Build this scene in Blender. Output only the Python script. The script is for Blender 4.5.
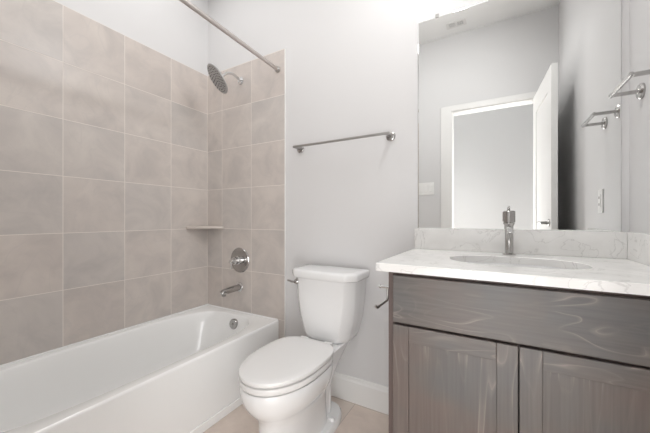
import bpy, bmesh, math
from mathutils import Vector, Matrix
for o in list(bpy.data.objects): bpy.data.objects.remove(o)
S = bpy.context.scene; C = S.collection
PI = math.pi
# ---------------------------------------------------------------- camera
F, YAW, HY, H = 297.4, 0.5233, 218.2, 1.0913
cam = bpy.data.cameras.new('camera'); co = bpy.data.objects.new('camera', cam); C.objects.link(co)
cam.sensor_width = 36; cam.lens = F / 650 * 36; cam.clip_start = .02
cam.shift_y = (HY - 216.5) / 650
co.location = (0, 0, H); co.rotation_euler = (PI / 2, 0, YAW)
S.camera = co
# ---------------------------------------------------------------- world, light, exposure
w = bpy.data.worlds.new('world'); S.world = w; w.use_nodes = True
w.node_tree.nodes['Background'].inputs[0].default_value = (1, 1, 1, 1)
w.node_tree.nodes['Background'].inputs[1].default_value = .3
S.view_settings.view_transform = 'Standard'; S.view_settings.look = 'None'
S.view_settings.gamma = 1; S.view_settings.exposure = 0.2
def area(name, loc, size, power, target, color=(1, 1, 1), sy=None):
    l = bpy.data.lights.new(name, 'AREA'); l.energy = power; l.color = color
    l.shape = 'RECTANGLE'; l.size = size; l.size_y = sy or size
    o = bpy.data.objects.new(name, l); C.objects.link(o); o.location = loc
    o.rotation_euler = (Vector(target) - Vector(loc)).to_track_quat('-Z', 'Y').to_euler()
    return o
def globe(name, loc, rad, power, color=(1, 1, 1)):
    l = bpy.data.lights.new(name, 'POINT'); l.energy = power; l.color = color; l.shadow_soft_size = rad
    o = bpy.data.objects.new(name, l); C.objects.link(o); o.location = loc
    return o
globe('ceiling_globe_lamp', (-.15, .85, 2.79), .09, 1.5, (1, .995, .985))
area('room_fill_top', (-.85, .93, 2.88), 1.6, 2.5, (-.85, .93, 0), (1, 1, .995), .9)  # added soft fill to even out the room, no fixture behind it
area('vanity_lamp', (-.10, 1.15, 2.66), .55, 7.5, (-1.2, .55, 1.0), (1, .995, .985), .12)
# unseen fill areas added above the tub and in the hall
area('tub_fill_top', (-1.62, .85, 2.88), .5, 4.0, (-1.62, .85, 0), (1, 1, 1), 1.0)  # added to brighten the tub interior and the left tile
area('hall_fill_left', (-1.0, -.60, 1.0), .75, 22, (.10, .80, .65), (1, 1, 1), 1.8)  # added fill aimed through the doorway at the vanity
area('hall_fill_low', (-.05, -.58, .44), .7, 11, (-.3, 1.2, .5), (1, 1, 1), .75)  # added low fill, kept under what the mirror shows
area('hall_fill_right', (.84, -.60, 1.05), .75, 25, (-.75, .9, .8), (1, 1, 1), 1.9)  # added fill aimed through the doorway at toilet and tub
area('hall_fill_top', (-.1, -.75, 2.86), 1.2, 2, (-.1, -.75, 0), (1, 1, 1), .8)  # added overhead fill for the hall and doorway

# ---------------------------------------------------------------- materials
def nt(name):
    m = bpy.data.materials.new(name); m.use_nodes = True
    return m, m.node_tree.nodes, m.node_tree.links, m.node_tree.nodes['Principled BSDF']
def srgb(r, g, b):
    f = lambda c: (c / 255 / 12.92) if c / 255 <= .04045 else ((c / 255 + .055) / 1.055) ** 2.4
    return (f(r), f(g), f(b), 1)
def plain(name, col, rough=.5, metal=0, coat=0, spec=.5):
    m, n, l, b = nt(name)
    b.inputs['Base Color'].default_value = col; b.inputs['Roughness'].default_value = rough
    b.inputs['Metallic'].default_value = metal; b.inputs['Coat Weight'].default_value = coat
    b.inputs['Specular IOR Level'].default_value = spec
    return m
def paint(name, col, rough=.6, bump=.02, scale=120):
    m, n, l, b = nt(name)
    t = n.new('ShaderNodeTexCoord'); x = n.new('ShaderNodeTexNoise'); x.inputs['Scale'].default_value = scale
    bp = n.new('ShaderNodeBump'); bp.inputs['Strength'].default_value = bump; bp.inputs['Distance'].default_value = .002
    l.new(t.outputs['Object'], x.inputs['Vector']); l.new(x.outputs['Fac'], bp.inputs['Height']); l.new(bp.outputs['Normal'], b.inputs['Normal'])
    b.inputs['Base Color'].default_value = col; b.inputs['Roughness'].default_value = rough
    return m
def ramp(n, stops):
    r = n.new('ShaderNodeValToRGB'); e = r.color_ramp.elements
    while len(e) < len(stops): e.new(.5)
    for k, (p, c) in enumerate(stops): e[k].position = p; e[k].color = c
    return r
def mixc(n, l, a, b_, fac, mode='MIX'):
    x = n.new('ShaderNodeMix'); x.data_type = 'RGBA'; x.blend_type = mode
    for s, v in ((6, a), (7, b_), (0, fac)):
        if hasattr(v, 'links'): l.new(v, x.inputs[s])
        else: x.inputs[s].default_value = v
    return x.outputs[2]
def tile_mat(name, axes, origin, tw, th, base, dark, light, grout, rough, gsize=.0016, vein=True):
    """square ceramic tiles; axes picks two object axes, origin is a grout crossing"""
    m, n, l, b = nt(name)
    t = n.new('ShaderNodeTexCoord'); sp = n.new('ShaderNodeSeparateXYZ'); l.new(t.outputs['Object'], sp.inputs[0])
    cb = n.new('ShaderNodeCombineXYZ'); l.new(sp.outputs[axes[0]], cb.inputs[0]); l.new(sp.outputs[axes[1]], cb.inputs[1])
    sub = n.new('ShaderNodeVectorMath'); sub.operation = 'SUBTRACT'; sub.inputs[1].default_value = (origin[0] - 40 * tw, origin[1] - 40 * th, 0)
    l.new(cb.outputs[0], sub.inputs[0])
    br = n.new('ShaderNodeTexBrick'); br.offset = 0; br.squash = 1
    br.inputs['Scale'].default_value = 1; br.inputs['Mortar Size'].default_value = gsize; br.inputs['Mortar Smooth'].default_value = .1
    br.inputs['Brick Width'].default_value = tw; br.inputs['Row Height'].default_value = th; br.inputs['Bias'].default_value = 0
    l.new(sub.outputs[0], br.inputs['Vector'])
    dv = n.new('ShaderNodeVectorMath'); dv.operation = 'DIVIDE'; dv.inputs[1].default_value = (tw, th, 1); l.new(sub.outputs[0], dv.inputs[0])
    fl = n.new('ShaderNodeVectorMath'); fl.operation = 'FLOOR'; l.new(dv.outputs[0], fl.inputs[0])
    wn = n.new('ShaderNodeTexWhiteNoise'); wn.noise_dimensions = '3D'; l.new(fl.outputs[0], wn.inputs['Vector'])
    ms = n.new('ShaderNodeVectorMath'); ms.operation = 'MULTIPLY_ADD'; ms.inputs[1].default_value = (7, 7, 7)
    l.new(wn.outputs['Color'], ms.inputs[0]); l.new(sub.outputs[0], ms.inputs[2])
    cl = n.new('ShaderNodeTexNoise'); cl.inputs['Scale'].default_value = 5; cl.inputs['Detail'].default_value = 6; cl.inputs['Roughness'].default_value = .6; cl.inputs['Distortion'].default_value = .7
    l.new(ms.outputs[0], cl.inputs['Vector'])
    r1 = ramp(n, [(.32, dark), (.5, base), (.68, light)]); l.new(cl.outputs['Fac'], r1.inputs[0])
    col = r1.outputs[0]
    # each tile a little lighter, darker or pinker than its neighbour
    r2 = ramp(n, [(0, (.96, .962, .965, 1)), (.5, (1, .99, .985, 1)), (1, (1.0, .975, .962, 1))]); l.new(wn.outputs['Value'], r2.inputs[0])
    col = mixc(n, l, col, r2.outputs[0], 1.0, 'MULTIPLY')
    if vein:
        wv = n.new('ShaderNodeTexNoise'); wv.inputs['Scale'].default_value = 3.2; wv.inputs['Detail'].default_value = 3; wv.inputs['Distortion'].default_value = 1.4
        l.new(ms.outputs[0], wv.inputs['Vector'])
        r3 = ramp(n, [(.0, (0, 0, 0, 1)), (.485, (0, 0, 0, 1)), (.5, (.32, .32, .32, 1)), (.515, (0, 0, 0, 1)), (1, (0, 0, 0, 1))]); l.new(wv.outputs['Fac'], r3.inputs[0])
        col = mixc(n, l, col, dark, r3.outputs[0])
    col = mixc(n, l, col, grout, br.outputs['Fac'])
    l.new(col, b.inputs['Base Color'])
    rr = n.new('ShaderNodeMapRange'); rr.inputs[3].default_value = rough; rr.inputs[4].default_value = .8; l.new(br.outputs['Fac'], rr.inputs[0]); l.new(rr.outputs[0], b.inputs['Roughness'])
    bp = n.new('ShaderNodeBump'); bp.invert = True; bp.inputs['Strength'].default_value = .5; bp.inputs['Distance'].default_value = .001
    l.new(br.outputs['Fac'], bp.inputs['Height']); l.new(bp.outputs['Normal'], b.inputs['Normal'])
    return m
def wood(name, scale, dens=1.0, seed=0):
    """grey-brown stained maple; scale is per axis, small along the grain"""
    m, n, l, b = nt(name)
    t = n.new('ShaderNodeTexCoord'); mp = n.new('ShaderNodeMapping'); mp.inputs['Scale'].default_value = scale; mp.inputs['Location'].default_value = (seed, seed * 1.7, seed * .6)
    l.new(t.outputs['Object'], mp.inputs[0])
    a = n.new('ShaderNodeTexNoise'); a.inputs['Scale'].default_value = 1.0; a.inputs['Detail'].default_value = 1.5; a.inputs['Distortion'].default_value = .5; l.new(mp.outputs[0], a.inputs['Vector'])
    mu = n.new('ShaderNodeMath'); mu.operation = 'MULTIPLY'; mu.inputs[1].default_value = 9 * dens; l.new(a.outputs['Fac'], mu.inputs[0])
    fr = n.new('ShaderNodeMath'); fr.operation = 'FRACT'; l.new(mu.outputs[0], fr.inputs[0])
    lines = ramp(n, [(0, (.95, .95, .95, 1)), (.05, (.4, .4, .4, 1)), (.22, (0, 0, 0, 1)), (.93, (0, 0, 0, 1)), (1, (.5, .5, .5, 1))]); l.new(fr.outputs[0], lines.inputs[0])
    # figured grain shows strongly only in patches
    pt = n.new('ShaderNodeTexNoise'); pt.inputs['Scale'].default_value = 6; pt.inputs['Detail'].default_value = 1; l.new(t.outputs['Object'], pt.inputs['Vector'])
    pr = ramp(n, [(.52, (.10, .10, .10, 1)), (.66, (.75, .75, .75, 1))]); l.new(pt.outputs['Fac'], pr.inputs[0])
    lf = n.new('ShaderNodeMath'); lf.operation = 'MULTIPLY'; l.new(lines.outputs[0], lf.inputs[0]); l.new(pr.outputs[0], lf.inputs[1])
    hu = n.new('ShaderNodeTexNoise'); hu.inputs['Scale'].default_value = 3.5; hu.inputs['Detail'].default_value = 3; l.new(t.outputs['Object'], hu.inputs['Vector'])
    r = ramp(n, [(.38, srgb(95, 93, 92)), (.5, srgb(100, 94, 90)), (.62, srgb(105, 94, 89))]); l.new(hu.outputs['Fac'], r.inputs[0])
    fi = n.new('ShaderNodeTexNoise'); fi.inputs['Scale'].default_value = 1; fi.inputs['Detail'].default_value = 4
    m2 = n.new('ShaderNodeMapping'); m2.inputs['Scale'].default_value = tuple(s * 14 if s > 3 else s * 2.5 for s in scale); l.new(t.outputs['Object'], m2.inputs[0]); l.new(m2.outputs[0], fi.inputs['Vector'])
    fr2 = ramp(n, [(.3, (.87, .87, .87, 1)), (.7, (1.1, 1.1, 1.1, 1))]); l.new(fi.outputs['Fac'], fr2.inputs[0])
    col = mixc(n, l, r.outputs[0], fr2.outputs[0], 1.0, 'MULTIPLY')
    col = mixc(n, l, col, srgb(152, 141, 135), lf.outputs[0])
    l.new(col, b.inputs['Base Color']); b.inputs['Roughness'].default_value = .42
    return m
def quartz(name):
    m, n, l, b = nt(name)
    t = n.new('ShaderNodeTexCoord')
    a = n.new('ShaderNodeTexNoise'); a.inputs['Scale'].default_value = 9; a.inputs['Detail'].default_value = 8; a.inputs['Distortion'].default_value = 1.0; l.new(t.outputs['Object'], a.inputs['Vector'])
    r = ramp(n, [(0, (0, 0, 0, 1)), (.485, (0, 0, 0, 1)), (.5, (.42, .42, .42, 1)), (.512, (0, 0, 0, 1)), (1, (0, 0, 0, 1))]); l.new(a.outputs['Fac'], r.inputs[0])
    c = n.new('ShaderNodeTexNoise'); c.inputs['Scale'].default_value = 9; c.inputs['Detail'].default_value = 5; l.new(t.outputs['Object'], c.inputs['Vector'])
    r2 = ramp(n, [(.35, srgb(236, 235, 233)), (.65, srgb(246, 245, 243))]); l.new(c.outputs['Fac'], r2.inputs[0])
    col = mixc(n, l, r2.outputs[0], srgb(186, 184, 181), r.outputs[0])
    l.new(col, b.inputs['Base Color']); b.inputs['Roughness'].default_value = .18
    return m
M = {}
M['wall'] = paint('wall_paint', srgb(220, 219, 219))
M['hallwall'] = paint('hall_wall_paint', srgb(203, 204, 204))
M['ceil'] = paint('ceiling_paint', srgb(248, 248, 247))
M['trim'] = paint('trim_paint', srgb(236, 235, 233), .4, 0)
M['door'] = paint('door_paint', srgb(236, 235, 233), .35, 0)
M['porc'] = plain('white_porcelain', srgb(240, 240, 240), .12, 0, .4)
M['acryl'] = plain('white_tub_enamel', srgb(247, 247, 246), .16, 0, .3)
M['seat'] = plain('white_seat_plastic', srgb(236, 235, 234), .25)
M['chrome'] = plain('chrome', (.7, .7, .7, 1), .08, 1)
M['nickel'] = plain('brushed_nickel', (.46, .45, .44, 1), .28, 1)
M['darkmetal'] = plain('nozzle_rubber', (.13, .13, .13, 1), .5)
M['face'] = plain('satin_shower_plate', (.5, .5, .5, 1), .35, .6)
M['chrome_dim'] = plain('satin_chrome', (.46, .45, .44, 1), .14, 1)
M['rod'] = plain('satin_nickel_rod', (.62, .58, .555, 1), .3, 1)
M['slot'] = plain('dark_slot', (.03, .03, .03, 1), .7)
M['plate'] = plain('white_plastic', srgb(240, 239, 237), .35)
M['mirror'] = plain('silvered_glass', (.93, .94, .935, 1), .0, 1)
M['mirror_edge'] = plain('mirror_edge_glass', (.62, .68, .66, 1), .15, .6)
M['quartz'] = quartz('white_quartz')
M['grainx'] = wood('stained_maple_grain_across', (2.4, 9, 9.5), 1.05, 3.1)
M['grainz'] = wood('stained_maple_grain_upright', (9, 9, 1.3), .9, 1.3)
M['gap'] = plain('cabinet_edge_wood', srgb(92, 78, 74), .5)
M['vent'] = plain('vent_grey', srgb(150, 150, 150), .7)
M['grout'] = paint('grout_caulk', srgb(222, 216, 210), .7, 0)
T = .3075; ZT = 2.2408
tb, td, tl = srgb(204, 197, 192), srgb(193, 187, 183), srgb(212, 205, 199)
gr = srgb(235, 228, 221)
M['tile_left'] = tile_mat('taupe_tile_left', (1, 2), (1.2978, ZT), T, T, tb, td, tl, gr, .32)
M['tile_back'] = tile_mat('taupe_tile_back', (0, 2), (-1.5505, ZT), T, T, tb, td, tl, gr, .32)
M['tile_front'] = tile_mat('taupe_tile_front', (0, 2), (-1.5505, ZT), T, T, tb, td, tl, gr, .32)
M['stone'] = paint('taupe_stone_shelf', srgb(196, 186, 178), .3, .02, 40)
M['floor'] = tile_mat('rosy_taupe_floor_tile', (0, 1), (-.72, 1.30), .6, .3, srgb(220, 207, 197), srgb(208, 196, 187), srgb(229, 217, 207), srgb(190, 178, 170), .38, .002, False)

# ---------------------------------------------------------------- mesh helpers
def link(name, bm, mat, parent=None, bevel=0, smooth=False, seg=2):
    bmesh.ops.remove_doubles(bm, verts=bm.verts, dist=1e-6)
    bmesh.ops.recalc_face_normals(bm, faces=bm.faces)
    me = bpy.data.meshes.new(name); bm.to_mesh(me); bm.free()
    me.materials.append(M[mat] if isinstance(mat, str) else mat)
    o = bpy.data.objects.new(name, me); C.objects.link(o)
    if parent: o.parent = parent; o.matrix_parent_inverse = Matrix.Translation(-parent.location)
    if smooth:
        for p in me.polygons: p.use_smooth = True
        e = o.modifiers.new('edge', 'EDGE_SPLIT'); e.split_angle = math.radians(38)
    if bevel:
        b = o.modifiers.new('bevel', 'BEVEL'); b.width = bevel; b.segments = seg; b.limit_method = 'ANGLE'
    return o
def box(bm, x0, x1, y0, y1, z0, z1):
    vs = [bm.verts.new((x, y, z)) for x in (x0, x1) for y in (y0, y1) for z in (z0, z1)]
    for f in ((0, 1, 3, 2), (4, 6, 7, 5), (0, 4, 5, 1), (2, 3, 7, 6), (0, 2, 6, 4), (1, 5, 7, 3)):
        bm.faces.new([vs[i] for i in f])
def boxo(name, b, mat, parent=None, bevel=0, seg=2):
    bm = bmesh.new(); box(bm, *b); return link(name, bm, mat, parent, bevel, seg=seg)
def boxes(name, bs, mat, parent=None, bevel=0):
    bm = bmesh.new()
    for b in bs: box(bm, *b)
    return link(name, bm, mat, parent, bevel)
def rings(bm, rs, cap0=True, cap1=True):
    vr = [[bm.verts.new(p) for p in r] for r in rs]; n = len(rs[0])
    for a, b in zip(vr, vr[1:]):
        for i in range(n): bm.faces.new((a[i], a[(i + 1) % n], b[(i + 1) % n], b[i]))
    if cap0: bm.faces.new(list(reversed(vr[0])))
    if cap1: bm.faces.new(vr[-1])
    return vr
def lathe(bm, prof, origin, axis, seg=40, cap0=True, cap1=True):
    """profile of (radius, distance along axis)"""
    q = Vector(axis).normalized().to_track_quat('Z', 'Y'); o = Vector(origin)
    rings(bm, [[o + q @ Vector((r * math.cos(2 * PI * i / seg), r * math.sin(2 * PI * i / seg), h)) for i in range(seg)] for r, h in prof], cap0, cap1)
def tube(bm, pts, r, seg=20):
    pts = [Vector(p) for p in pts]; rs = []; up = None
    rr = r if isinstance(r, (list, tuple)) else [r] * len(pts)
    for i, p in enumerate(pts):
        d = (pts[min(i + 1, len(pts) - 1)] - pts[max(i - 1, 0)]).normalized()
        if up is None: up = d.orthogonal().normalized()
        up = (up - d * up.dot(d)).normalized(); s = d.cross(up)
        rs.append([p + (up * math.cos(2 * PI * k / seg) + s * math.sin(2 * PI * k / seg)) * rr[i] for k in range(seg)])
    rings(bm, rs)
def smooth_path(pts, n=6):
    """Catmull-Rom through the points"""
    P = [Vector(p) for p in pts]; P = [2 * P[0] - P[1]] + P + [2 * P[-1] - P[-2]]; out = []
    for i in range(1, len(P) - 2):
        for k in range(n):
            t = k / n; a, b, c, d = P[i - 1:i + 3]
            out.append(.5 * ((2 * b) + (c - a) * t + (2 * a - 5 * b + 4 * c - d) * t * t + (3 * b - a - 3 * c + d) * t ** 3))
    out.append(P[-2]); return out
def tag(o, label, cat, group=None):
    o['label'] = label; o['category'] = cat
    if group: o['group'] = group
    return o
def thing(name, loc, label, cat, group=None):
    o = bpy.data.objects.new(name, None); C.objects.link(o); o.location = loc; o.empty_display_size = .05
    return tag(o, label, cat, group)
def struct(name, bs, mat, parent=None, bevel=0):
    o = boxes(name, bs, mat, parent, bevel)
    if not parent: o['kind'] = 'structure'
    return o

# ---------------------------------------------------------------- room
XL, XR, YB, YF, ZC = -2.0245, .4548, 1.6200, .06, 2.894
YTB = 1.6113; XE = -1.2462
XWL = -2.0335
DX0, DX1, DZ = -.378, .292, 2.133
struct('floor', [(-2.2, .6, -1.6, 1.75, -.1, 0)], 'floor')
struct('ceiling', [(-2.2, .6, -1.6, 1.75, ZC, ZC + .1)], 'ceil')
wl = struct('wall_left', [(XWL - .1, XWL, YF - .12, YB + .1, 0, ZC)], 'wall')
wb = struct('wall_back', [(XWL, XR, YB, YB + .1, 0, ZC)], 'wall')
struct('wall_right', [(XR, XR + .1, YF - .12, YB + .1, 0, ZC)], 'wall')
wf = struct('wall_front', [(XWL, DX0 - .02, YF - .12, YF, 0, ZC), (DX1 + .02, XR, YF - .12, YF, 0, ZC), (DX0 - .02, DX1 + .02, YF - .12, YF, DZ + .02, ZC)], 'wall')
struct('wall_hall', [(-1.5, 1.0, -1.5, -1.4, 0, ZC)], 'hallwall')
struct('wall_hall_left', [(-1.5, -1.4, -1.4, YF - .12, 0, ZC)], 'wall')
struct('wall_hall_right', [(.9, 1.0, -1.4, YF - .12, 0, ZC)], 'wall')
# tile surround panels, 9 mm proud of the paint, children of their walls
struct('tile_surround', [(XWL, XL, YF, YB, .3925, ZT)], 'tile_left', wl)
struct('tile_surround', [(XL, XE, YTB, YB, .3925, ZT), (-1.298, XE, YTB, YB, 0, .3925)], 'tile_back', wb)
struct('tile_surround', [(XL, XE, YF, YF + .009, .3925, ZT)], 'tile_front', wf)
struct('tile_edge', [(XE, XE + .004, YTB - .001, YB, 0, ZT + .003)], 'trim', wb)
struct('tile_edge', [(XL, XE, YTB + .001, YB, ZT, ZT + .004)], 'grout', wb)
# baseboards with a stepped, rounded top
def baseboard(name, x0, x1):
    prof = [(0, 0), (0, .112), (-.003, .122), (-.008, .132), (-.009, .142), (-.0145, .142 + .002), (-.0145, 0)]
    prof = [(YB, 0), (YB - .015, 0), (YB - .015, .118), (YB - .012, .124), (YB - .009, .128), (YB - .007, .142), (YB - .003, .146), (YB, .146)]
    bm = bmesh.new(); rings(bm, [[(x, y, z) for y, z in prof] for x in (x0, x1)])
    o = link(name, bm, 'trim'); o['kind'] = 'structure'
baseboard('baseboard_back', XE + .005, -.346)
struct('baseboard_hall', [(-1.4, .9, -1.4, -1.387, 0, .14)], 'trim', None, .003)
# door frame: jamb and casing
struct('trim_1', [(DX0 - .02, DX0, YF - .12, YF, 0, DZ), (DX1, DX1 + .02, YF - .12, YF, 0, DZ), (DX0 - .02, DX1 + .02, YF - .12, YF, DZ, DZ + .02)], 'trim')
struct('trim_2', [(DX0 - .105, DX0 - .008, YF, YF + .014, 0, DZ + .06), (DX1 + .012, DX1 + .075, YF, YF + .014, 0, DZ + .06), (DX0 - .008, DX1 + .008, YF, YF + .014, DZ + .008, DZ + .06)], 'trim', None, .003)
# open door leaf, hinged at the right jamb, swung into the room
A, B = Vector((.276, .080, 0)), Vector((.318, .738, 0))
d = (B - A).normalized(); nrm = Vector((-d.y, d.x, 0)) * -1      # towards the right wall
bm = bmesh.new(); L = (B - A).length; th = .035
def slab(bm, u0, u1, v0, v1, z0, z1):
    vs = [bm.verts.new(A + d * u + nrm * v + Vector((0, 0, z))) for u in (u0, u1) for v in (v0, v1) for z in (z0, z1)]
    for f in ((0, 1, 3, 2), (4, 6, 7, 5), (0, 4, 5, 1), (2, 3, 7, 6), (0, 2, 6, 4), (1, 5, 7, 3)): bm.faces.new([vs[i] for i in f])
slab(bm, 0, L, .006, th - .006, .008, DZ - .004)
for s in (0, th - .006):     # stiles and rails of a two-panel leaf
    for u0, u1, z0, z1 in ((0, .11, .008, DZ - .004), (L - .11, L, .008, DZ - .004), (.11, L - .11, .008, .22), (.11, L - .11, .86, 1.0), (.11, L - .11, 1.98, DZ - .004)):
        slab(bm, u0, u1, s, s + .006, z0, z1)
door = link('door_1', bm, 'door'); door['kind'] = 'structure'
bm = bmesh.new(); q = A + d * (L - .065) + Vector((0, 0, 1.06))
lathe(bm, [(.026, 0), (.026, .006), (.012, .010), (.010, .045)], q, -nrm, 24)
tube(bm, [q - nrm * .042, q - nrm * .045 - d * .03, q - nrm * .045 - d * .105], .008, 12)
link('door_handle', bm, 'nickel', door, smooth=True)

# ---------------------------------------------------------------- bathtub
tub = thing('bathtub', (-1.66, .84, 0), 'long white alcove bathtub set against the taupe tiled walls', 'bathtub')
TX0, TX1, TY0, TY1, TZ = XL + .002, -1.298, YF + .010, YTB, .392
N = 128
def sq(cx, cy, hx, hy, z, e):
    out = []
    for i in range(N):
        a = 2 * PI * i / N; c_, s_ = math.cos(a), math.sin(a)
        out.append((cx + hx * math.copysign(abs(c_) ** (2 / e), c_), cy + hy * math.copysign(abs(s_) ** (2 / e), s_), z))
    return out
def rect_ring(x0, x1, y0, y1, z, src):
    """project the directions of a superellipse ring onto a rectangle so the quads stay even"""
    cx, cy, hx, hy = (x0 + x1) / 2, (y0 + y1) / 2, (x1 - x0) / 2, (y1 - y0) / 2; out = []
    for i in range(N):
        a = 2 * PI * i / N; c_, s_ = math.cos(a), math.sin(a)
        c_ = math.copysign(abs(c_) ** .35, c_); s_ = math.copysign(abs(s_) ** .35, s_)
        k = 1 / max(abs(c_), abs(s_)); out.append((cx + hx * c_ * k, cy + hy * s_ * k, z))
    return out
bx0, bx1, by0, by1 = TX0 + .040, TX1 - .055, TY0 + .10, TY1 - .060
bcx, bcy, bhx, bhy = (bx0 + bx1) / 2, (by0 + by1) / 2, (bx1 - bx0) / 2, (by1 - by0) / 2
rs = [rect_ring(TX0, TX1, TY0, TY1, .0, 0), rect_ring(TX0, TX1, TY0, TY1, TZ - .012, 0), rect_ring(TX0, TX1 - .002, TY0, TY1, TZ - .005, 0), rect_ring(TX0, TX1 - .008, TY0, TY1, TZ, 0)]
for dx, dy, z, e in ((0, 0, TZ, 3.7), (-.004, -.004, TZ - .002, 3.7), (-.009, -.010, TZ - .010, 3.65), (-.020, -.035, TZ - .07, 3.4), (-.030, -.060, .24, 3.2), (-.045, -.09, .15, 3.1), (-.065, -.13, .095, 3), (-.10, -.19, .072, 2.8), (-.17, -.30, .065, 2.6)):
    rs.append(sq(bcx, bcy, bhx + dx, bhy + dy, z, e))
bm = bmesh.new(); rings(bm, rs, True, True)
link('tub_shell', bm, 'acryl', tub, smooth=True)
boxo('skirt_lip', (TX1 - .002, TX1 + .007, TY0 + .002, TY1 - .002, 0, .048), 'acryl', tub, .004)
# raised tiling flange bead along the walls
bm = bmesh.new(); box(bm, TX0, TX0 + .012, TY0, TY1, TZ - .003, TZ + .010); box(bm, TX0 + .012, TX1 - .004, TY1 - .010, TY1, TZ - .003, TZ + .007)
link('wall_bead', bm, 'acryl', tub, .003)
bm = bmesh.new(); dq = Vector((-1.628, YTB - .098, .335)); ax = Vector((0, -1, .12))
lathe(bm, [(.036, -.012), (.036, .003), (.033, .007), (.012, .008)], dq, ax, 40)
lathe(bm, [(.009, .006), (.009, .012), (.006, .014)], dq, ax, 20)
ov = link('overflow_plate', bm, 'chrome_dim', tub, smooth=True); ov['label'] = 'round chrome overflow plate'

# ---------------------------------------------------------------- shower fittings
t = thing('shower_rod', (-1.325, (YF + YTB) / 2, 2.13), 'long straight brushed nickel curtain rod over the bathtub', 'rod')
bm = bmesh.new(); tube(bm, [(-1.243, YF + .010, 2.118), (-1.302, YTB - .001, 2.112)], .0125, 24); link('rod', bm, 'rod', t, smooth=True)
for xx, yy, s, zz in ((-1.302, YTB, -1, 2.112), (-1.243, YF + .009, 1, 2.118)):
    bm = bmesh.new(); lathe(bm, [(.019, .0005), (.019, .012), (.016, .018), (.0145, .020)], (xx, yy, zz), (0, s, 0), 32); link('flange', bm, 'nickel', t, smooth=True)
hd = Vector((-1.682, 1.42, 2.062)); hn = Vector((-.5 * .79, -.866 * .79, -.61)).normalized()
t = thing('overhead_shower', (-1.70, YTB, 2.14), 'round rain shower head on a short arm above the tub', 'shower head')
bm = bmesh.new(); lathe(bm, [(.028, .001), (.027, .006), (.012, .010)], (-1.655, YTB, 2.118), (0, -1, 0), 32); link('flange', bm, 'chrome', t, smooth=True)
bm = bmesh.new(); jt = hd - hn * .034
tube(bm, smooth_path([(-1.655, YTB - .004, 2.118), (-1.656, 1.575, 2.128), (-1.657, 1.53, 2.136), (-1.662, 1.485, 2.122), tuple(jt)], 6), .0095, 18)
link('arm', bm, 'chrome', t, smooth=True)
bm = bmesh.new(); lathe(bm, [(.011, -.040), (.017, -.034), (.019, -.026), (.019, -.016), (.026, -.010), (.090, -.006), (.102, -.003), (.105, .002), (.103, .006), (.096, .007)], hd, hn, 64)
hp = link('head_plate', bm, 'face', t, smooth=True)
bm = bmesh.new(); qq = hn.to_track_quat('Z', 'Y')
for k, (rad, cnt) in enumerate(((.016, 5), (.034, 10), (.052, 15), (.070, 20), (.087, 25))):
    for i in range(cnt):
        a = 2 * PI * (i + .5 * (k % 2)) / cnt
        lathe(bm, [(.0040, .0065), (.0032, .0105)], hd + qq @ Vector((rad * math.cos(a), rad * math.sin(a), 0)), hn, 8)
nz = link('nozzles', bm, 'darkmetal', hp); nz['kind'] = 'stuff'

t = thing('shower_valve', (-1.664, YTB, .778), 'round polished shower valve trim with a lever above the spout', 'valve')
bm = bmesh.new(); lathe(bm, [(.093, .0005), (.093, .004), (.089, .008), (.030, .011)], (-1.664, YTB, .778), (0, -1, 0), 64); link('escutcheon', bm, 'chrome_dim', t, smooth=True)
bm = bmesh.new(); lathe(bm, [(.030, .010), (.030, .024), (.024, .026), (.024, .040), (.027, .042), (.027, .060), (.022, .062), (.022, .072), (.010, .074), (.010, .088), (.013, .090), (.013, .098), (.006, .101)], (-1.664, YTB, .778), (0, -1, 0), 32); link('hub', bm, 'chrome', t, smooth=True)
bm = bmesh.new(); tube(bm, [(-1.664, YTB - .082, .778), (-1.666, YTB - .084, .75), (-1.668, YTB - .084, .722)], [.0065, .0055, .0045], 14); link('lever', bm, 'chrome', t, smooth=True)
t = thing('tub_spout', (-1.668, YTB, .576), 'straight polished tub spout low on the tiled wall', 'spout')
bm = bmesh.new(); lathe(bm, [(.035, .0005), (.035, .006), (.031, .010), (.022, .012)], (-1.668, YTB, .576), (0, -1, 0), 40); link('flange', bm, 'chrome', t, smooth=True)
bm = bmesh.new(); tube(bm, [(-1.668, YTB - .010, .576), (-1.668, YTB - .06, .574), (-1.668, YTB - .135, .571), (-1.668, YTB - .160, .566), (-1.668, YTB - .168, .560)], [.0235, .023, .022, .021, .014], 28)
lathe(bm, [(.015, -.005), (.015, .022), (.013, .024)], (-1.668, YTB - .148, .562), (0, 0, -1), 24); link('spout_body', bm, 'chrome_dim', t, smooth=True)
# corner shelf: rounded quarter slab
bm = bmesh.new(); x0, y1 = XL + .0005, YTB - .0005
out = [(x0, y1)] + [(x0, y1 - .195), (x0 + .012, y1 - .198)] + [(x0 + .012 + (.188 - .012 - .003) * k / 8, y1 - .198 + (.186) * k / 8 + .0 * math.sin(PI * k / 8)) for k in range(1, 9)] + [(x0 + .188, y1)]
rings(bm, [[(x, y, z) for x, y in out] for z in (1.010, 1.030)])
tag(link('corner_shelf', bm, 'stone', None, .004), 'small taupe stone shelf across the corner of the tiled walls', 'shelf')

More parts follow.
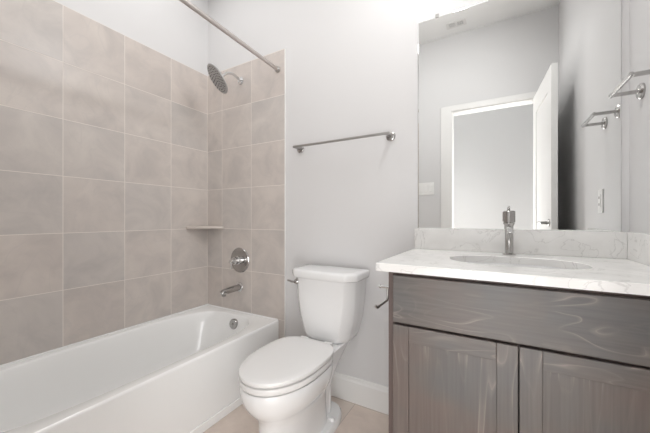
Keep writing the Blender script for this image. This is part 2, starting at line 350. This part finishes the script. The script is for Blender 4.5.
# ---------------------------------------------------------------- towel bar on the back wall
t = thing('towel_bar', (-.81, YB, 1.548), 'long slim nickel towel bar mounted above the toilet', 'towel bar')
bm = bmesh.new(); box(bm, -1.131, -.498, YB - .074, YB - .062, 1.542, 1.555); link('bar', bm, 'nickel', t, .002)
for x in (-1.118, -.510):
    p = thing_p = None
    bm = bmesh.new(); lathe(bm, [(.026, .0005), (.026, .007), (.022, .011), (.011, .013)], (x, YB, 1.546), (0, -1, 0), 40); fl = link('flange', bm, 'chrome_dim', t, smooth=True)
    bm = bmesh.new(); box(bm, x - .011, x + .011, YB - .064, YB - .008, 1.541, 1.556); link('post', bm, 'nickel', fl, .003)
# short hand towel bar on the right wall
t = thing('hand_towel_bar', (XR, 1.40, 1.549), 'short squared chrome hand towel bar on the right wall', 'towel bar')
bm = bmesh.new(); box(bm, .366, .376, 1.302, 1.508, 1.542, 1.556); link('bar', bm, 'chrome_dim', t, .002)
for y in (1.313, 1.497):
    bm = bmesh.new(); lathe(bm, [(.028, .0005), (.028, .006), (.024, .011), (.012, .013)], (XR, y, 1.549), (-1, 0, 0), 40); fl = link('flange', bm, 'chrome_dim', t, smooth=True)
    bm = bmesh.new(); box(bm, .374, XR - .008, y - .008, y + .008, 1.543, 1.555); link('post', bm, 'chrome_dim', fl, .003)
# toilet-paper holder on the cabinet's side
t = thing('toilet_paper_holder', (-.345, 1.235, .80), 'empty chrome toilet paper holder on the left side of the vanity', 'paper holder')
bm = bmesh.new(); lathe(bm, [(.024, -.0005), (.024, .006), (.020, .010), (.010, .012)], (-.345, 1.235, .797), (-1, 0, 0), 32); link('flange', bm, 'chrome', t, smooth=True)
bm = bmesh.new(); tube(bm, [(-.353, 1.235, .797), (-.438, 1.235, .797)], .0065, 14); lathe(bm, [(.0085, 0), (.0085, .006), (.006, .008)], (-.434, 1.235, .797), (-1, 0, 0), 16); link('post', bm, 'chrome', t, smooth=True)
bm = bmesh.new(); tube(bm, [(-.4035, 1.235, .797), (-.4035, 1.235, .770), (-.4035, 1.235, .752), (-.4035, 1.231, .745), (-.4035, 1.222, .742), (-.4035, 1.14, .742), (-.4035, 1.110, .742), (-.4055, 1.104, .745), (-.409, 1.101, .753)], .005, 12); link('paper_arm', bm, 'nickel', t, smooth=True)

# ---------------------------------------------------------------- toilet
tx = -.843; sx = -.858
toi = thing('toilet', (tx, 1.25, 0), 'white two-piece elongated toilet with closed lid by the back wall', 'toilet')
NE = 72
def egg(yf, yb, hw, z, e=2.0, eb=3.2, cx=sx, mid=.55):
    """plan outline: pointed-round front, squarer back"""
    ym = yf + (yb - yf) * mid; out = []
    for i in range(NE):
        a = 2 * PI * i / NE; c_, s_ = math.cos(a), math.sin(a)
        ee = e if s_ < 0 else eb
        ly = (ym - yf) if s_ < 0 else (yb - ym)
        out.append((cx + hw * math.copysign(abs(c_) ** (2 / ee), c_), ym + ly * math.copysign(abs(s_) ** (2 / ee), s_), z))
    return out
bm = bmesh.new()
rings(bm, [egg(.960, 1.40, .122, 0, 2.6, 3), egg(.962, 1.40, .116, .012, 2.6, 3), egg(.968, 1.40, .106, .06, 2.5, 3), egg(.970, 1.40, .100, .13, 2.4, 3),
           egg(.967, 1.40, .102, .19, 2.3, 3), egg(.957, 1.39, .111, .222, 2.2, 3), egg(.932, 1.385, .134, .252, 2.15, 3), egg(.906, 1.38, .154, .282, 2.1, 2.8),
           egg(.890, 1.38, .166, .312, 2.1, 2.8), egg(.882, 1.38, .171, .340, 2.1, 2.8), egg(.880, 1.38, .173, .371, 2.1, 2.8), egg(.885, 1.375, .169, .379, 2.1, 2.8)])
link('bowl', bm, 'porc', toi, smooth=True)
# rear deck under the tank, narrowing downward into the trapway
def rr(x0, x1, y0, y1, z, e=5):
    return [(v[0], v[1], z) for v in [((x0 + x1) / 2 + (x1 - x0) / 2 * math.copysign(abs(math.cos(a)) ** (2 / e), math.cos(a)), (y0 + y1) / 2 + (y1 - y0) / 2 * math.copysign(abs(math.sin(a)) ** (2 / e), math.sin(a))) for a in [2 * PI * i / NE for i in range(NE)]]]
bm = bmesh.new()
rings(bm, [rr(tx - .062, tx + .062, 1.25, 1.44, .02, 3), rr(tx - .062, tx + .062, 1.25, 1.45, .14, 3), rr(tx - .070, tx + .070, 1.24, 1.48, .22, 3), rr(tx - .088, tx + .088, 1.24, 1.52, .29, 3.5),
           rr(tx - .106, tx + .106, 1.24, 1.565, .355, 4.5), rr(tx - .116, tx + .116, 1.24, 1.59, .385, 5), rr(tx - .120, tx + .120, 1.24, 1.592, .400, 5), rr(tx - .114, tx + .114, 1.246, 1.588, .406, 5)])
link('deck', bm, 'porc', toi, smooth=True)
bm = bmesh.new()
rings(bm, [rr(tx - .126, tx + .126, 1.12, 1.515, 0, 2.8), rr(tx - .126, tx + .126, 1.12, 1.515, .026, 2.8), rr(tx - .119, tx + .119, 1.13, 1.508, .036, 2.8), rr(tx - .09, tx + .09, 1.16, 1.48, .040, 2.8)])
link('foot', bm, 'porc', toi, smooth=True)
for s in (-1, 1):    # moulded trapway bulge and floor bolt cap
    bm = bmesh.new(); tube(bm, smooth_path([(tx + s * .040, 1.18, .14), (tx + s * .044, 1.22, .10), (tx + s * .044, 1.27, .12), (tx + s * .040, 1.32, .19), (tx + s * .036, 1.38, .22), (tx + s * .030, 1.41, .17), (tx + s * .03, 1.41, .04)], 6), .033, 18)
    link('trapway', bm, 'porc', toi, smooth=True)
    bm = bmesh.new(); lathe(bm, [(.014, .030), (.0135, .044), (.010, .051), (.004, .053)], (tx + s * .100, 1.36, 0), (0, 0, 1), 20); link('bolt_cap', bm, 'porc', toi, smooth=True)
def disc(name, yf, yb, hw, z0, z1, r=.006, mat='seat', dome=0):
    bm = bmesh.new(); k = dict(e=2.12, eb=3.6)
    rs = [egg(yf + .02, yb - .02, hw - .02, z0 - .007, **k), egg(yf + .016, yb - .016, hw - .016, z0, **k), egg(yf + r, yb - r, hw - r, z0, **k), egg(yf + r * .3, yb - r * .3, hw - r * .3, z0 + r * .3, **k), egg(yf, yb, hw, z0 + r, **k), egg(yf, yb, hw, z1 - r, **k), egg(yf + r * .3, yb - r * .3, hw - r * .3, z1 - r * .3, **k), egg(yf + r, yb - r, hw - r, z1, **k)]
    if dome:
        rs += [egg(yf + .03, yb - .03, hw - .03, z1 + dome * .6, **k), egg(yf + .10, yb - .08, hw - .09, z1 + dome, **k)]
    rings(bm, rs); return link(name, bm, mat, toi, smooth=True)
disc('seat', .879, 1.355, .172, .386, .412, .005)
disc('lid', .876, 1.362, .175, .4195, .438, .005, dome=.004)
for s in (-1, 1):
    bm = bmesh.new(); lathe(bm, [(.011, -.022), (.012, -.018), (.012, .018), (.011, .022)], (tx + s * .075, 1.368, .426), (1, 0, 0), 18)
    box(bm, tx + s * .075 - .016, tx + s * .075 + .016, 1.355, 1.385, .400, .420); link('hinge', bm, 'seat', toi, smooth=True)
# tank: chamfered front corners, tapering to the deck
def tank(hw, y0, y1, z, ch):
    """outline with cut front corners, lightly bowed front"""
    c = ch
    half = [(hw * .30, y0 - .005), (hw - c * 1.05, y0 + .001), (hw - c * .92, y0 + .004), (hw - c * .08, y0 + c * .93), (hw, y0 + c * 1.1), (hw, (y0 + c + y1) / 2), (hw, y1)]
    return [(tx - x, y, z) for x, y in reversed(half)] + [(tx + x, y, z) for x, y in half]
bm = bmesh.new()
rings(bm, [tank(.127, 1.436, 1.58, .404, .045), tank(.139, 1.424, 1.585, .411, .048), tank(.151, 1.416, 1.588, .44, .05), tank(.175, 1.410, 1.59, .53, .052), tank(.187, 1.405, 1.592, .62, .052), tank(.191, 1.403, 1.594, .70, .052), tank(.195, 1.402, 1.594, .756, .052)])
tk = link('tank', bm, 'porc', toi, smooth=True)
tk.modifiers[0].split_angle = math.radians(50)
bm = bmesh.new()
rings(bm, [tank(.204, 1.392, 1.598, .752, .052), tank(.210, 1.386, 1.600, .757, .052), tank(.212, 1.384, 1.602, .765, .052), tank(.212, 1.384, 1.602, .786, .052), tank(.2105, 1.3855, 1.601, .792, .052), tank(.206, 1.390, 1.598, .796, .05), tank(.17, 1.42, 1.57, .7985, .04)])
link('tank_lid', bm, 'porc', toi, smooth=True)
bm = bmesh.new(); lp = Vector((tx - .167, 1.426, .722)); la = Vector((-.62, -.78, 0)).normalized()
lathe(bm, [(.017, -.006), (.017, .007), (.014, .011), (.008, .020)], lp, la, 20)
tube(bm, [lp + la * .018, lp + la * .022 + Vector((-.012, -.002, 0)), lp + la * .022 + Vector((-.045, .004, .003))], [.0075, .0065, .005], 12)
fl = link('flush_lever', bm, 'chrome_dim', toi, smooth=True); fl['label'] = 'small chrome flush lever'

# ---------------------------------------------------------------- vanity
VX0, VX1, VY = -.345, XR - .001, 1.050     # door face plane at VY
van = thing('vanity_cabinet', (.055, 1.33, 0), 'grey-brown stained wood vanity cabinet under the white countertop', 'cabinet')
bm = bmesh.new()
box(bm, VX0, VX0 + .018, 1.068, YB - .001, .0, .9015)      # left side panel
box(bm, VX1 - .018, VX1, 1.068, YB - .001, .0, .9015)
box(bm, VX0 + .018, VX1 - .018, 1.14, 1.155, .0, .10)      # toe kick
box(bm, VX0 + .018, VX1 - .018, 1.07, YB - .002, .10, .118)
box(bm, VX0 + .018, VX1 - .018, YB - .012, YB - .002, .118, .9)
link('carcass', bm, 'gap', van)
boxes('face_frame', [(VX0, VX0 + .040, 1.0695, 1.088, .10, .9015), (VX1 - .040, VX1, 1.0695, 1.088, .10, .9015), (VX0 + .04, VX1 - .04, 1.0695, 1.088, .862, .9015), (VX0 + .04, VX1 - .04, 1.0695, 1.088, .69, .74), (VX0 + .04, VX1 - .04, 1.0695, 1.088, .10, .14)], 'gap', van)
dr = boxo('drawer_front', (-.324, .438, VY, 1.069, .7185, .886), 'grainx', van, .0025); dr['label'] = 'wide flat drawer front with pale wavy grain'
def shaker(x0, x1, z0, z1, ml):
    dd = boxes('door', [(x0 + .05, x1 - .05, VY + .008, VY + .016, z0 + .05, z1 - .05)], 'grainz', van)
    boxes('door_stile', [(x0, x0 + .056, VY, 1.069, z0, z1)], 'grainz', dd, .002)
    boxes('door_stile', [(x1 - .056, x1, VY, 1.069, z0, z1)], 'grainz', dd, .002)
    boxes('door_rail', [(x0 + .056, x1 - .056, VY, 1.069, z1 - .056, z1)], 'grainx', dd, .002)
    boxes('door_rail', [(x0 + .056, x1 - .056, VY, 1.069, z0, z0 + .056)], 'grainx', dd, .002)
    dd['label'] = ml
shaker(-.324, .0555, .112, .7105, 'left recessed-panel cabinet door')
shaker(.0585, .438, .112, .7105, 'right recessed-panel cabinet door')
# countertop slab with an oval cut-out
CX0, CX1, CY0, CY1, CZ0, CZ1 = -.3786, XR, 1.025, YB, .9015, .93
scx, scy, sa, sb = .055, 1.32, .220, .148
bm = bmesh.new()
def rectp(x0, x1, y0, y1, z):
    cx, cy = scx, scy; out = []
    angs = sorted([2 * PI * i / 96 for i in range(96)])
    cor = [math.atan2(y - cy, x - cx) % (2 * PI) for x in (x0, x1) for y in (y0, y1)]
    for c_ in cor:
        k = min(range(96), key=lambda i: abs(angs[i] - c_)); angs[k] = c_
    for a in angs:
        c_, s_ = math.cos(a), math.sin(a)
        tt = min(((x1 - cx) / c_ if c_ > 1e-9 else (x0 - cx) / c_ if c_ < -1e-9 else 1e9), ((y1 - cy) / s_ if s_ > 1e-9 else (y0 - cy) / s_ if s_ < -1e-9 else 1e9))
        out.append((cx + c_ * tt, cy + s_ * tt, z))
    return out
def ell(a_, b_, z, e=2.35):
    return [(scx + a_ * math.copysign(abs(math.cos(t_)) ** (2 / e), math.cos(t_)), scy + b_ * math.copysign(abs(math.sin(t_)) ** (2 / e), math.sin(t_)), z) for t_ in [2 * PI * i / 96 for i in range(96)]]
vr = rings(bm, [ell(sa, sb, CZ0), rectp(CX0, CX1, CY0, CY1, CZ0), rectp(CX0, CX1, CY0, CY1, CZ1 - .002), rectp(CX0 + .002, CX1, CY0 + .002, CY1, CZ1), ell(sa + .002, sb + .002, CZ1), ell(sa, sb, CZ1 - .002), ell(sa, sb, CZ0)], False, False)
tag(link('countertop', bm, 'quartz'), 'white quartz countertop with faint grey veins and a sink cut-out', 'countertop')
bm = bmesh.new(); zr = CZ0 - .0005
rings(bm, [ell(sa + .012, sb + .012, zr - .012), ell(sa + .012, sb + .012, zr), ell(sa + .001, sb + .001, zr), ell(sa - .006, sb - .006, zr - .02), ell(sa - .02, sb - .02, zr - .07), ell(sa - .055, sb - .05, zr - .115), ell(.10, .08, zr - .135), ell(.022, .022, zr - .14, 2)], False, True)
sk = thing('sink', (scx, scy, zr - .14), 'white oval undermount sink set into the quartz countertop', 'sink')
link('basin', bm, 'porc', sk, smooth=True)
bm = bmesh.new(); lathe(bm, [(.021, .0005), (.021, .003), (.017, .005), (.012, .004)], (scx, scy, zr - .14), (0, 0, 1), 24); link('drain', bm, 'chrome', sk, smooth=True)
tag(boxo('backsplash', (CX0, .4448, 1.6055, YB - .0005, CZ1 + .0003, 1.037), 'quartz', None, .0015), 'low white veined quartz backsplash running under the mirror', 'backsplash')
tag(boxo('sidesplash', (.4450, XR - .0003, CY0 + .002, YB - .0005, CZ1 + .0003, 1.037), 'quartz', None, .0015), 'low white quartz splash strip against the right wall', 'sidesplash')
# faucet
fx, fy = .048, 1.545
fa = thing('faucet', (fx, fy, CZ1), 'slim chrome single-hole faucet standing behind the sink', 'faucet')
bm = bmesh.new(); lathe(bm, [(.026, .0003), (.026, .004), (.0165, .008), (.0160, .05), (.0160, .128), (.021, .136), (.021, .141)], (fx, fy, CZ1), (0, 0, 1), 40); link('faucet_body', bm, 'chrome_dim', fa, smooth=True)
bm = bmesh.new(); tube(bm, [(fx, fy - .008, 1.045), (fx, fy - .06, 1.048), (fx, fy - .105, 1.046), (fx, fy - .118, 1.042)], [.0115, .0115, .0115, .009], 24)
lathe(bm, [(.0105, -.004), (.0105, .014), (.009, .016)], (fx, fy - .103, 1.044), (0, -.2, -1), 24); link('spout', bm, 'chrome', fa, smooth=True)
bm = bmesh.new(); lathe(bm, [(.021, .142), (.0235, .144), (.0235, .190), (.020, .194), (.006, .195)], (fx, fy, CZ1), (0, 0, 1), 40)
tube(bm, [(fx, fy, 1.124), (fx, fy - .002, 1.134), (fx, fy - .012, 1.142)], .0042, 12); link('handle', bm, 'chrome_dim', fa, smooth=True)

# ---------------------------------------------------------------- mirror
mi = thing('mirror', (.034, YB, 1.04), 'large frameless rectangular wall mirror resting above the backsplash', 'mirror')
MX0, MX1, MZ0, MZ1 = -.361, .4296, 1.0375, 2.128
boxo('mirror_backing', (MX0, MX1, YB - .006, YB - .0005, MZ0, MZ1), 'mirror_edge', mi)
bm = bmesh.new(); bv = .004
rings(bm, [[(x, y, z) for x, z in ((MX0 + i, MZ0 + i), (MX1 - i, MZ0 + i), (MX1 - i, MZ1 - i), (MX0 + i, MZ1 - i))] for i, y in ((0, YB - .0061), (0, YB - .0064), (bv, YB - .0075))])
link('mirror_glass', bm, 'mirror', mi)
for x in (-.265, .333):
    boxes('clip', [(x - .008, x + .008, YB - .0105, YB - .0005, MZ1 + .0005, MZ1 + .012), (x - .008, x + .008, YB - .0105, YB - .0078, MZ1 - .006, MZ1 + .0005)], 'nickel', mi, .001)

# ---------------------------------------------------------------- plates and ceiling vent seen in the mirror
sw = thing('light_switch', (-.628, YF, 1.39), 'double white rocker light switch beside the doorway, seen in the mirror', 'light switch')
boxo('plate', (-.706, -.548, YF + .0003, YF + .006, 1.330, 1.455), 'plate', sw, .002)
for x in (-.672, -.627, -.582): boxo('rocker', (x - .016, x + .016, YF + .006, YF + .010, 1.358, 1.427), 'plate', sw, .0015)
ou = thing('wall_outlet', (XR, 1.243, 1.177), 'white outlet on the right wall, seen low in the mirror', 'outlet')
boxo('plate', (XR - .006, XR - .0003, 1.208, 1.278, 1.118, 1.236), 'plate', ou, .002)
boxo('outlet_face', (XR - .009, XR - .006, 1.226, 1.260, 1.143, 1.211), 'plate', ou, .0015)
for z in (1.160, 1.194): boxo('socket', (XR - .0094, XR - .009, 1.2375, 1.2485, z - .006, z + .006), 'gap', ou)
ve = thing('ceiling_vent', (-.34, .23, ZC), 'small white slatted vent in the ceiling, seen at the mirror top', 'vent')
for x0, x1 in ((-.385, -.335), (-.315, -.265)):
    boxo('grille', (x0, x1, .20, .255, ZC - .0045, ZC - .004), 'vent', ve)
    boxes('grille_slats', [(x0, x1, .203 + .011 * k, .207 + .011 * k, ZC - .007, ZC - .0046) for k in range(5)], 'trim', ve)
boxo('vent_plate', (-.41, -.24, .18, .275, ZC - .004, ZC - .0003), 'trim', ve, .001)
